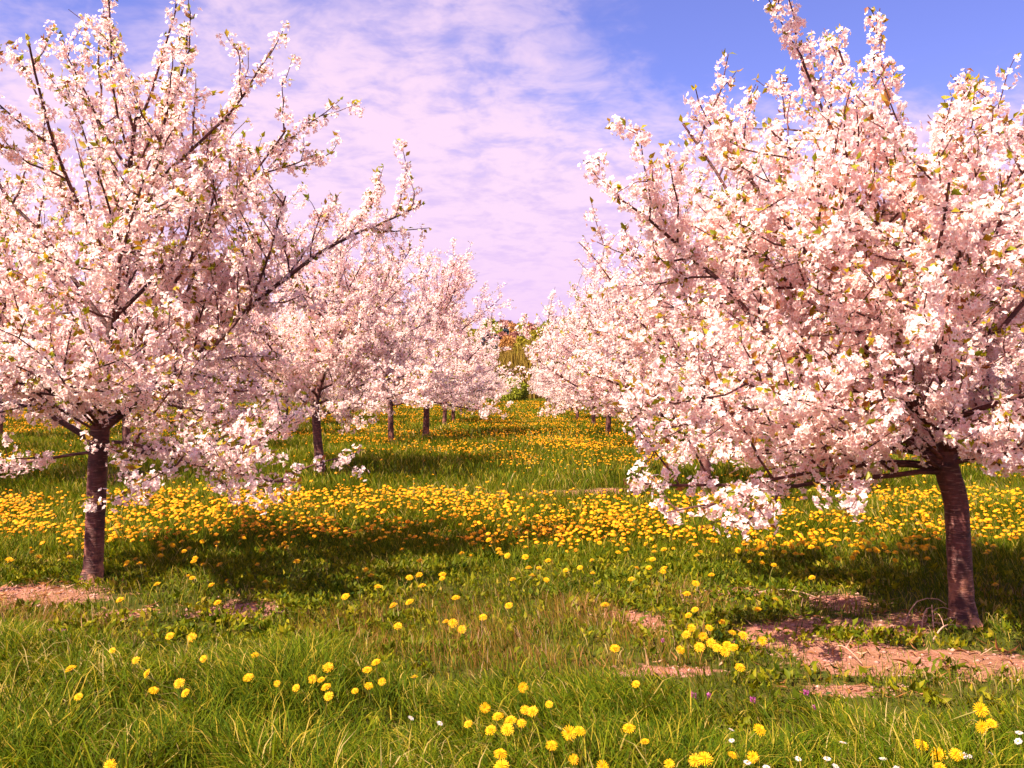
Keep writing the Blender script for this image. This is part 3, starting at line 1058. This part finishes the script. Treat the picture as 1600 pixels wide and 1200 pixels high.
FRONT = [
    (110, 1048, 1.15, 'yellow dandelion in tall grass straight below the left trunk foot'),
    (212, 1033, .9, 'single dandelion in tall grass below and right of the left trunk'),
    (230, 1054, .95, 'dandelion just under another, in grass right of the left trunk foot'),
    (240, 1079, .95, 'low wide dandelion touching the grass tips left of a bright pair'),
    (280, 1068, 1.1, 'upper bright dandelion of a pair in the tall grass at left'),
    (290, 1083, .9, 'lower dandelion of a bright pair in the tall grass at left'),
    (318, 1030, .85, 'small dandelion at the upper edge of the tall grass at left'),
    (398, 1023, .9, 'dandelion at the tall grass edge below the pale soil patch'),
    (388, 1059, 1.1, 'round dandelion alone in tall grass under the pale soil patch'),
    (122, 1089, .85, 'orange dandelion deep in tall grass near the lower left'),
    (175, 1018, .8, 'faint dandelion among seed stalks right of the left trunk foot'),
    (463, 1075, .85, 'small orange dandelion left of the four flower cluster'),
    (433, 1068, .7, 'tiny dandelion between a lone round one and the flower cluster'),
    (513, 1043, 1.2, 'largest, topmost dandelion of the stacked cluster left of centre'),
    (489, 1060, .95, 'leftmost dandelion of the stacked cluster left of centre'),
    (502, 1062, .85, 'middle dandelion of the stacked cluster left of centre'),
    (510, 1074, 1.0, 'second lowest dandelion of the stacked cluster left of centre'),
    (514, 1088, 1.0, 'lowest dandelion of the stacked cluster left of centre'),
    (574, 1047, 1.0, 'left dandelion of the bright pair left of the brown grass'),
    (588, 1034, 1.05, 'right, higher dandelion of the bright pair left of brown grass'),
    (576, 1072, .9, 'dandelion directly below the bright pair left of the brown grass'),
    (597, 1065, .8, 'right one of two dandelions below the bright pair'),
    (555, 1080, .7, 'small dandelion half sunk in grass below the bright pair'),
    (648, 1058, .8, 'lone small dandelion at the foot of the brown grass'),
    (172, 1196, 1.0, 'dandelion cut by the bottom edge in the left grass'),
    (817, 1073, 1.05, 'lone dandelion above the front cluster in the lane middle'),
    (758, 1105, 1.0, 'upper left dandelion of the big front cluster'),
    (778, 1119, 1.1, 'dandelion in the upper middle of the big front cluster'),
    (798, 1125, 1.1, 'dandelion at the heart of the big front cluster'),
    (820, 1108, .9, 'top dandelion of the big front cluster'),
    (832, 1111, 1.1, 'upper right dandelion of the big front cluster'),
    (815, 1130, .9, 'right middle dandelion of the big front cluster'),
    (767, 1142, 1.1, 'lower left dandelion of the big front cluster'),
    (793, 1141, 1.15, 'lower middle dandelion of the big front cluster'),
    (732, 1131, .8, 'small dandelion left of the big front cluster'),
    (858, 1100, .8, 'orange half closed dandelion right of the big front cluster'),
    (889, 1145, 1.35, 'left and larger of two overlapping dandelions near the bottom'),
    (905, 1142, 1.05, 'right of two overlapping dandelions near the bottom'),
    (862, 1164, 1.05, 'dandelion between the front cluster and the overlapping pair, lower down'),
    (782, 1177, 1.2, 'tilted dandelion below the big front cluster'),
    (784, 1196, 1.3, 'wide dandelion cut by the bottom edge below the front cluster'),
    (896, 1186, .9, 'dandelion at the bottom below the overlapping pair'),
    (941, 1197, 1.0, 'dandelion cut by the bottom edge right of the overlapping pair'),
    (982, 1137, 1.2, 'large lone dandelion right of the overlapping pair'),
    (993, 1068, .9, 'lone dandelion where tall grass meets the right soil patch'),
    (1007, 1157, .8, 'small orange dandelion below the large lone one'),
    (1045, 1193, .9, 'dandelion near the bottom left of the white daisies'),
    (1185, 1139, 1.15, 'large dandelion standing alone below the right soil patch'),
    (1085, 1187, 1.1, 'left dandelion of the bottom cluster near the first daisies'),
    (1101, 1184, 1.25, 'biggest dandelion of the bottom cluster near the first daisies'),
    (1143, 1178, .8, 'small dandelion right of the bottom cluster near daisies'),
    (1175, 1180, 1.0, 'dandelion beside a white daisy near the bottom'),
    (1528, 1108, 1.45, 'largest dandelion at lower right, above a joined pair'),
    (1530, 1133, 1.1, 'left flower of the joined dandelion pair at lower right'),
    (1545, 1130, 1.0, 'right flower of the joined dandelion pair at lower right'),
    (1436, 1161, 1.2, 'left dandelion of the bottom right trio'),
    (1463, 1175, 1.25, 'middle dandelion of the bottom right trio'),
    (1490, 1176, 1.05, 'right dandelion of the bottom right trio'),
    (1465, 1196, .9, 'dandelion cut by the bottom edge below the bottom right trio'),
]
for (px, py, s, lab) in FRONT:
    hz = .215 + .04 * drng.random()
    x, y = at(px, py, hz + float(gh(*at(px, py, .23))))
    dandelion(x, y, hz, s * .84, lab)
MID = [(1075, 960), (1085, 953), (1080, 978), (1072, 987), (1107, 979), (1110, 999), (1127, 972), (1143, 987), (1135, 1002), (1145, 1007), (1120, 1007),
       (1190, 997), (1183, 957), (1210, 943), (1155, 1037), (1160, 990), (1098, 990), (1092, 1005), (1062, 1008), (1132, 1012)]
for (px, py) in MID:
    x, y = at(px, py, .09)
    dandelion(x, y, .09, .85 + .3 * drng.random(), 'yellow dandelion among leaves left of the bare soil by the right trunk')
LOW = [(615, 940), (655, 898), (540, 930), (330, 915), (340, 941), (302, 880), (287, 862), (300, 905), (415, 907), (355, 908), (265, 995), (300, 997), (187, 938),
       (945, 942), (960, 1003), (795, 938), (712, 928), (708, 962), (722, 972), (697, 960), (622, 968), (590, 915), (580, 900), (660, 912), (640, 935), (755, 955)]
for (px, py) in LOW:
    x, y = at(px, py, .10)
    dandelion(x, y, .10, .9 + .3 * drng.random(), 'scattered dandelion in low shaded leaves between the two front trees')


def meadow_density(x, y):
    d = ss(7.6, 8.8, y) * ss(12.6, 11.4, y) * np.where(x < -.2, 1.0, 1.0 - .65 * ss(-.2, 3.0, x))       # yellow band across the lane
    d = np.maximum(d, .42 * ss(6.9, 7.8, y) * ss(10.5, 9.5, y) * ss(1.6, 2.4, x))                          # behind the right trunk
    d = np.maximum(d, .9 * ss(12.8, 14.5, y) * ss(21, 18, y) * ss(-1.2, .2, x) * ss(3.4, 2.4, x))
    d = np.maximum(d, .28 * ss(12.5, 13.2, y) * ss(20, 18, y))
    d = np.maximum(d, .85 * ss(18.5, 20, y))
    d = np.maximum(d, .055 * ss(5.8, 6.6, y))
    clump = .05 + 1.25 * ss(.40, .66, vnoise(x, y, .85, 121, 3))
    band = ss(7.8, 8.8, y) * ss(12.6, 11.6, y) * ss(.8, -.6, x)
    clump = np.maximum(clump, band * (.10 + .75 * ss(.35, .7, vnoise(x, y, 1.7, 123, 2))))
    lane_far = np.where(y > 12.5, .12 + 1.5 * ss(.40, .58, vnoise(x * .3, y, .33, 131, 2)), 1.0)
    return d * clump * lane_far * (1 - ss(.3, .6, soil(x, y)))


rng = np.random.default_rng(404)
x, y = scatter(rng, 5.8, 13.0, 200, .4)
k = rng.random(len(x)) < meadow_density(x, y)
x, y = x[k], y[k]
o_ = np.argsort(y)
x, y = x[o_], y[o_]
left = 296 - len(FRONT) - len(MID) - len(LOW)
inframe = np.abs((x / y) * F_PX + 8) < 800
ni = np.nonzero(inframe)[0][:left]
for q in ni:
    if x[q] > 1.0:
        lab = 'dandelion in the shaded meadow around and behind the right front trunk'
    elif x[q] < -2.6:
        lab = 'dandelion in the sunny meadow around and behind the left front trunk'
    else:
        lab = 'small dandelion at the near edge of the yellow flower band across the lane'
    dandelion(x[q], y[q], .10 + .10 * rng.random(), .85 + .3 * rng.random(), lab)
keep = np.ones(len(x), bool)
keep[ni] = False
x1, y1 = x[keep], y[keep]
xs_, ys_, ss_ = [x1], [y1], [np.full(len(x1), 1.0)]
for (d0, d1, dens, s) in ((13, 22, 60, 1.0), (22, 40, 46, 1.0), (40, 70, 20, 1.35), (70, 105, 7, 2.0)):
    a, b = scatter(rng, d0, d1, dens, .4)
    k = rng.random(len(a)) < meadow_density(a, b)
    xs_.append(a[k]); ys_.append(b[k]); ss_.append(np.full(k.sum(), s))
x, y, s = np.concatenate(xs_), np.concatenate(ys_), np.concatenate(ss_)


def mass_heads(name, x, y, s, label):
    """all the smaller flower heads of the field: domed ten-rayed heads"""
    n = len(x)
    hz = gh(x, y) + .06 + .13 * rng.random(n) * np.minimum(s, 1.3)
    N = np.stack([rng.normal(size=n) * .25 - .1, rng.normal(size=n) * .25 - .15, np.ones(n)], 1)
    N /= np.linalg.norm(N, axis=1, keepdims=True)
    U = np.cross(N, np.array([[0, 1.0, 0]]))
    U /= np.linalg.norm(U, axis=1, keepdims=True)
    W = np.cross(N, U)
    rad = .0225 * s * (.6 + .7 * rng.random(n))
    P = np.stack([x, y, hz], 1)
    K = 10
    V = np.zeros((n, 2 * K + 1, 3))
    ph = rng.random(n) * 6.28
    for k_ in range(K):
        a = ph + k_ * 2 * math.pi / K
        for q, (rr, zz) in enumerate(((1.0, .0), (.62, .38))):
            r_ = rad * rr * (1.0 if k_ % 2 else .82)
            V[:, q * K + k_] = P + U * (np.cos(a) * r_)[:, None] + W * (np.sin(a) * r_)[:, None] + N * (rad * zz)[:, None]
    V[:, 2 * K] = P + N * (rad * .52)[:, None]
    b = np.arange(n)[:, None] * (2 * K + 1)
    Q = np.concatenate([np.concatenate([b + k_, b + (k_ + 1) % K, b + K + (k_ + 1) % K, b + K + k_], 1) for k_ in range(K)])
    T = np.concatenate([np.concatenate([b + K + k_, b + K + (k_ + 1) % K, b + 2 * K], 1) for k_ in range(K)])
    tip = np.tile(np.array([1.0] * K + [.6] * K + [.2]), n)
    o = mesh_obj(name, V.reshape(-1, 3), [Q, T], M['dandelion'], attrs={'tip': tip, 'rnd': np.repeat(rng.random(n) * .55, 2 * K + 1)})
    tag(o, label, 'flowers', kind='stuff')


print('DANDELIONS', len(x))
mass_heads('dandelion_carpet', x, y, s, 'carpet of small yellow dandelions running down the lane and under the rows')


# ------------------------------------------------------------------ daisies, purple flowers, twigs
def make_daisy(seed):
    rng = np.random.default_rng(seed)
    root = thing('daisy', 'daisy', 'flower', (0, 0, 0), group='white daisies in the front grass')
    v, f, tp = head_mesh(rng, ((1.0, 18, .22), (.85, 14, .30)))
    v = v * .026
    mesh_obj('petals', v, [f], M['white'], root, attrs={'tip': tp, 'rnd': np.full(len(v), .5)})
    v, f, tp = head_mesh(rng, ((1.0, 8, .4), (.6, 6, .6)))
    v = v * .010 + np.array([0, 0, .0035])
    mesh_obj('eye', v, [f], M['dandelion'], root, attrs={'tip': tp, 'rnd': np.full(len(v), .3)})
    cup_stem(rng, .18, rng.normal(size=2) * .05, .0014, False).build('stem', root, M['stem'])
    return root


DAISY = [make_daisy(900), make_daisy(901)]
dspots = [
    (642, 1122, 'left one of two white daisies in grass left of the front dandelion cluster'),
    (687, 1130, 'right one of two white daisies in grass left of the front dandelion cluster'),
    (1142, 1156, 'white daisy above the bottom dandelions, left of a large dandelion'),
    (1141, 1139, 'small white daisy just above another, left of the lone large dandelion'),
    (1166, 1190, 'white daisy at the bottom edge left of a dandelion'),
    (1196, 1198, 'white daisy cut by the bottom edge right of a dandelion'),
    (1245, 1184, 'lone white daisy at the bottom middle of the right grass'),
    (1290, 1184, 'white daisy right of the lone bottom one, above another'),
    (1303, 1196, 'white daisy lowest of a close pair at the bottom right'),
    (1315, 1159, 'single white daisy higher up in the right front grass'),
    (1377, 1184, 'bright white daisy left of the bottom dandelion trio'),
    (1398, 1199, 'white daisy cut by the bottom edge left of the trio'),
    (1502, 1178, 'left of two touching white daisies right of the dandelion trio'),
    (1511, 1180, 'right of two touching white daisies right of the dandelion trio'),
    (1545, 1176, 'white daisy alone near the lower right corner'),
    (1588, 1143, 'upper white daisy of a pair at the right edge'),
    (1587, 1156, 'lower white daisy of a pair at the right edge')]
for i, (px, py, lab) in enumerate(dspots):
    hz = .205 + float(gh(*at(px, py, .2)))
    xx, yy = at(px, py, hz)
    tl = (R(12) + drng.normal() * .2, drng.normal() * .25)
    if i < 2:
        o = DAISY[i]
        o.location, o.rotation_euler = (xx, yy, hz), (*tl, drng.random() * 6)
        o.scale = (1.0,) * 3
        o['label'] = lab
    else:
        dup(DAISY[i % 2], (xx, yy, hz), drng.random() * 6, .9 + .25 * drng.random(), lab, None, tl)


def make_nettle(seed):
    """low purple wildflower: stem, whorled leaves and a head of small purple lips"""
    rng = np.random.default_rng(seed)
    root = thing('purple_wildflower', 'wildflower', 'flower', (0, 0, 0), group='purple wildflowers in the worn strip')
    b = Bark()
    b.tube([(0, 0, -.02), (.002, 0, .05), (0, .002, .11)], [.002, .0018, .0012], 4)
    b.build('stem', root, M['stem'])
    n = 34
    z = .065 + .05 * rng.random(n)
    a = rng.random(n) * 6.28
    D = np.stack([np.cos(a), np.sin(a), .5 + .5 * rng.random(n)], 1)
    P = np.stack([np.cos(a) * .006, np.sin(a) * .006, z], 1)
    leaves('flower_head', P, D, np.full(n, .020), rng, M['purple'], root, .3)
    n = 14
    a = rng.random(n) * 6.28
    D = np.stack([np.cos(a), np.sin(a), rng.random(n) * .5], 1)
    P = np.stack([np.cos(a) * .003, np.sin(a) * .003, .02 + .05 * rng.random(n)], 1)
    leaves('leaves', P, D, np.full(n, .030), rng, M['herb'], root, .35)
    return root


NET = make_nettle(950)
for i, (px, py, lab) in enumerate((
        (65, 990, 'left purple wildflower of three below the left trunk'),
        (78, 986, 'middle purple wildflower of three below the left trunk'),
        (98, 983, 'right purple wildflower of three below the left trunk'),
        (1270, 1087, 'bright purple wildflower at the near edge of the right soil patch'),
        (1258, 1068, 'purple wildflower just above the bright one by the right soil patch'),
        (1175, 1078, 'purple wildflower low in grass left of the right soil patch'),
        (1107, 1068, 'right one of two purple wildflowers in brown grass'),
        (1083, 1070, 'left one of two purple wildflowers in brown grass'),
        (1035, 985, 'small purple wildflower on reddish soil in the lane'))):
    xx, yy = at(px, py, .09)
    loc = (xx, yy, float(gh(xx, yy)))
    if i == 0:
        NET.location, NET['label'], NET.scale = loc, lab, (.6, .6, .6)
    else:
        dup(NET, loc, drng.random() * 6, .5 + .25 * drng.random(), lab)

x0, y0 = at(1450, 985)
b = Bark()
trng = np.random.default_rng(12)
for k in range(9):
    p = np.array([trng.normal() * .09, trng.normal() * .07, .0])
    pts = grow(p, (trng.normal() * .5 + .2, trng.normal() * .4, 1.3), .22 + .16 * trng.random(), 6, -2.6, .2, trng)
    b.tube(pts, np.linspace(.0042, .0018, 7), 5)
o = b.build('dead_twigs', None, M['twig'])
o.name = 'dead_twig_tangle'
o.location = (x0, y0, float(gh(x0, y0)) - .01)
tag(o, 'arched tangle of dry stalks on bare soil left of the right trunk', 'dry stalks')
for i, (p0, p1, r, lab) in enumerate((((1455, 1010), (1505, 995), .006, 'pale curved twig lying in leaves at the right trunk foot'),
                                      ((1300, 1020), (1345, 1042), .004, 'thin straight twig lying across the right bare soil patch'),
                                      ((1180, 935), (1290, 948), .004, 'long dry stalk lying in the shade left of the right trunk'))):
    a0, a1 = at(*p0), at(*p1)
    t_ = np.linspace(0, 1, 8)
    pts = np.stack([a0[0] + (a1[0] - a0[0]) * t_, a0[1] + (a1[1] - a0[1]) * t_ + .05 * np.sin(t_ * 3.1), .015 + .04 * np.sin(t_ * 3.1)], 1)
    pts[:, 2] += gh(pts[:, 0], pts[:, 1])
    c = pts[0].copy()
    b = Bark()
    b.tube(pts - c, np.linspace(r, r * .5, 8), 6)
    q = grow(pts[4] - c, (.3, .3, .15), .10, 4, -.3, .3, trng)
    b.tube(q, np.linspace(r * .5, r * .3, 5), 5)
    o = b.build('dry_twig', None, M['twig'])
    o.location = c
    tag(o, lab, 'twig', 'dry twigs on the ground')


# ------------------------------------------------------------------ bushes, thicket, hill and wood
def hill_h(x, y):
    r = ss(135, 260, y) * 15.0
    return r * (0.82 + 0.18 * np.sin(x * .021 + 1.2)) + ss(135, 170, y) * (vnoise(x, y, .03, 141, 2) - .5) * 3 - 0.6 * ss(140, 128, y)


def build_hill():
    xs = np.linspace(-420, 420, 100)
    ys = np.linspace(124, 520, 60)
    X, Y = np.meshgrid(xs, ys)
    Z = hill_h(X, Y)
    v = np.stack([X, Y, Z], -1).reshape(-1, 3)
    i = np.arange(59)[:, None] * 100 + np.arange(99)[None, :]
    f = np.stack([i, i + 1, i + 101, i + 100], -1).reshape(-1, 4)
    tag(mesh_obj('hill', v, [f], M['hill'], smooth=True), kind='structure')


build_hill()


def crown_mat(name, a, b):
    return leafy(name, lambda k: k.mix(k.attr('rnd'), c4(a), c4(b)), 0.25, 0.6, 0.15)


WOOD = {
    'lime': (crown_mat('lime_foliage', (0.17, 0.20, 0.015), (0.34, 0.32, 0.025)), 'fresh lime green'),
    'amber': (crown_mat('amber_foliage', (0.34, 0.15, 0.05), (0.52, 0.26, 0.08)), 'orange brown'),
    'rust': (crown_mat('rust_foliage', (0.28, 0.11, 0.09), (0.44, 0.20, 0.15)), 'rusty pink'),
    'pine': (crown_mat('pine_foliage', (0.022, 0.03, 0.05), (0.06, 0.08, 0.09)), 'dark blue green'),
    'olive': (crown_mat('olive_foliage', (0.19, 0.16, 0.012), (0.34, 0.26, 0.02)), 'yellow olive'),
}


def wood_tree(kind, seed, h, w, cone=False):
    rng = np.random.default_rng(seed)
    root = thing('wood_tree', 'tree', 'tree', (0, 0, 0), group='mixed trees on the far hill')
    b = Bark()
    b.tube([(0, 0, -.6), (.05, 0, h * .3), (0, .1, h * .75)], [h * .03, h * .022, h * .008], 7)
    for k in range(5):
        b.tube(grow((0, 0, h * (.3 + .1 * k)), direction(k * 137, 40), w * .4, 4, .3, .2, rng), np.linspace(h * .011, h * .003, 5), 5)
    b.build('trunk', root)
    P = []
    lumps = 26 if not cone else 26
    for _ in range(lumps):
        a = rng.random() * 6.28
        t = rng.random()
        z = h * (.28 + .66 * t)
        env = w * .5 * (math.sqrt(max(0, 1 - (2 * t - .85) ** 2)) if not cone else (1 - t) + .08)
        rr = env * (.35 + .5 * rng.random())
        c = np.array([math.cos(a) * rr, math.sin(a) * rr, z])
        s = w * (.16 + .08 * rng.random()) * (1 if not cone else .7)
        q = rng.normal(size=(100, 3))
        q /= np.linalg.norm(q, axis=1, keepdims=True)
        P.append(c + q * s * (.7 + .4 * rng.random((100, 1))) * np.array([1, 1, .8]))
    P = np.concatenate(P)
    D = rng.normal(size=P.shape)
    leaves('crown', P, D, .55 + .5 * rng.random(len(P)), rng, WOOD[kind][0], root, .42)
    return root


wrng = np.random.default_rng(700)
WP = {k: wood_tree(k, 710 + i, 8.0, 7.5 if k != 'pine' else 4.6, k == 'pine') for i, k in enumerate(WOOD)}
placed = set()
WSPOT = [   # photograph column of the crown, top row, distance, kind, label
    (766, 500, 250, 'lime', 'round lime green tree on the hill crest, left end above the lane'),
    (757, 512, 240, 'amber', 'orange brown tree half hidden behind left blossom on the hill crest'),
    (786, 502, 255, 'rust', 'rusty pink tree on the crest right of the round lime tree'),
    (795, 501, 262, 'pine', 'small dark tree poking above the middle of the hill crest'),
    (806, 505, 252, 'amber', 'orange brown tree in the middle of the hill crest'),
    (815, 505, 258, 'lime', 'pale lime tree right of the crest middle'),
    (828, 507, 250, 'rust', 'rusty tree on the crest between a lime and a dark tree'),
    (836, 506, 262, 'pine', 'dark tree on the crest near a gap at right'),
    (856, 504, 240, 'lime', 'large lime green tree at the right end of the crest'),
    (868, 508, 238, 'olive', 'olive tree at right end of the crest behind blossom'),
    (778, 513, 235, 'lime', 'lime tree below the crest above the dark blue trees'),
    (790, 514, 232, 'pine', 'dark green tree below the crest in the hill middle'),
    (800, 516, 230, 'amber', 'orange tree in the middle of the hillside'),
    (812, 514, 228, 'lime', 'light green tree in the middle of the hillside'),
    (824, 515, 226, 'amber', 'orange tree right of the hillside middle'),
    (845, 514, 220, 'olive', 'olive tree under the large lime tree at right'),
    (760, 520, 214, 'pine', 'dark blue tree at the left of the hillside by the blossom'),
    (775, 523, 206, 'pine', 'broad dark blue tree low on the left of the hillside'),
    (785, 522, 210, 'rust', 'rusty tree right of the broad dark blue one low on the hillside'),
    (796, 524, 204, 'amber', 'orange tree low on the hillside above the brown thicket'),
    (806, 520, 208, 'rust', 'rusty tree beside a dark one low on the hillside middle'),
    (817, 520, 206, 'pine', 'dark tree left of the yellow olive trees on the hillside'),
    (829, 521, 196, 'olive', 'tall yellow olive tree in front of the hillside at right'),
    (843, 522, 192, 'olive', 'yellow olive tree beside the tall one at right'),
    (820, 535, 186, 'olive', 'lower yellow olive tree at the top of the brown thicket'),
    (836, 537, 184, 'olive', 'yellow olive tree against blossom above the brown thicket'),
    (860, 520, 205, 'lime', 'lime tree behind right row blossom on the hillside'),
    (745, 515, 235, 'olive', 'olive tree behind the left row blossom on the hillside'),
]
for (px, py, d, kind, lab) in WSPOT:
    x = (px - VPX) / F_PX * d
    top = CAM_H + (HOR - py) / F_PX * d
    z = float(hill_h(np.array(x), np.array(d)))
    hh = max(5.0, top - z)
    s = hh / 8.0
    w = s * (.95 + .25 * wrng.random())
    if kind == 'pine':
        w *= 1.15
    if kind not in placed:
        placed.add(kind)
        o = WP[kind]
        o.location, o.rotation_euler, o.scale = (x, d, z - .2), (0, 0, wrng.random() * 6), (w, w, s)
        o['label'] = lab
    else:
        dup(WP[kind], (x, d, z - .2), wrng.random() * 6, (w, w, s), lab)
# the wood going on to both sides, behind the orchard: one mass
P, A = [], []
for _ in range(420):
    x = (wrng.random() * 2 - 1) * 190
    y = 175 + 95 * wrng.random()
    if abs((x / y) * F_PX + 8 - 8) < 75 and True:
        continue
    z = float(hill_h(np.array(x), np.array(y)))
    q = wrng.normal(size=(60, 3))
    q /= np.linalg.norm(q, axis=1, keepdims=True)
    P.append(np.array([x, y, z + 3.6]) + q * np.array([2.8, 2.8, 3.2]) * (.8 + .3 * wrng.random((60, 1))))
    A.append(np.full(60, wrng.random()))
P = np.concatenate(P)
o = leaves('woodland', P, wrng.normal(size=P.shape), 1.3 + .9 * wrng.random(len(P)), wrng, WOOD['olive'][0], None, .42, np.concatenate(A))
tag(o, 'continuous wood on the hill to both sides behind the orchard', 'wood', kind='stuff')

# brown leafless thicket at the foot of the hill
n = 9000
x = (wrng.random(n) * 2 - 1) * 30
y = 128 + 16 * wrng.random(n)
H = (8.0 + 2.0 * vnoise(x, y, .12, 151, 2)) * (.55 + .5 * wrng.random(n)) * (.95 + .2 * ss(-3, 6, x))
v, q, t_, a, b = blades(x, y, H, .10 + .10 * wrng.random(n), wrng, .22)
v = v.reshape(-1, 7, 3)
v = v.reshape(-1, 3)
M['thicket'] = leafy('thicket_twig', lambda k: k.ramp(k.attr('rnd'), [(0, (0.13, 0.075, 0.015)), (.6, (0.23, 0.14, 0.022)), (1, (0.33, 0.22, 0.03))]), .15, .8, .1)
o = mesh_obj('thicket', v, [q, t_], M['thicket'], attrs={'rnd': a, 'tip': b})
tag(o, 'brown leafless thicket closing the far end of the lane', 'thicket', kind='stuff')


def make_bush(seed):
    rng = np.random.default_rng(seed)
    root = thing('bush', 'bush', 'bush', (0, 0, 0), group='green bushes at the end of the lane')
    b = Bark()
    for k in range(7):
        b.tube(grow((0, 0, -.1), direction(k * 51, 60), 1.1, 5, .2, .2, rng), np.linspace(.03, .008, 6), 5)
    b.build('stems', root)
    q = rng.normal(size=(900, 3))
    q /= np.linalg.norm(q, axis=1, keepdims=True)
    P = q * np.array([.95, .95, .85]) * (.5 + .55 * rng.random((900, 1)) ** .5) + np.array([0, 0, .95])
    P[:, 2] = np.maximum(P[:, 2], .05)
    leaves('foliage', P, rng.normal(size=P.shape), .14 + .12 * rng.random(900), rng, WOOD['lime'][0], root, .4)
    return root


B0 = make_bush(800)
for i, (px, py, d, s, lab) in enumerate((
        (803, 588, 112, 1.7, 'tall lime bush at the far end of the lane under the thicket'),
        (799, 604, 106, 1.15, 'lower lime bush in front of the tall one ending the lane'),
        (806, 606, 109, 1.2, 'lime bush right of the lower one at the lane end'),
        (793, 603, 114, 1.3, 'lime bush touching the left row at the lane end'),
        (812, 603, 114, 1.3, 'lime bush touching the right row at the lane end'))):
    x = (px - VPX) / F_PX * d
    loc = (x, d, 0.0)
    if i == 0:
        B0.location, B0.scale, B0['label'] = loc, (s * .8, s, s), lab
    else:
        dup(B0, loc, wrng.random() * 6, (s * .8, s, s), lab)
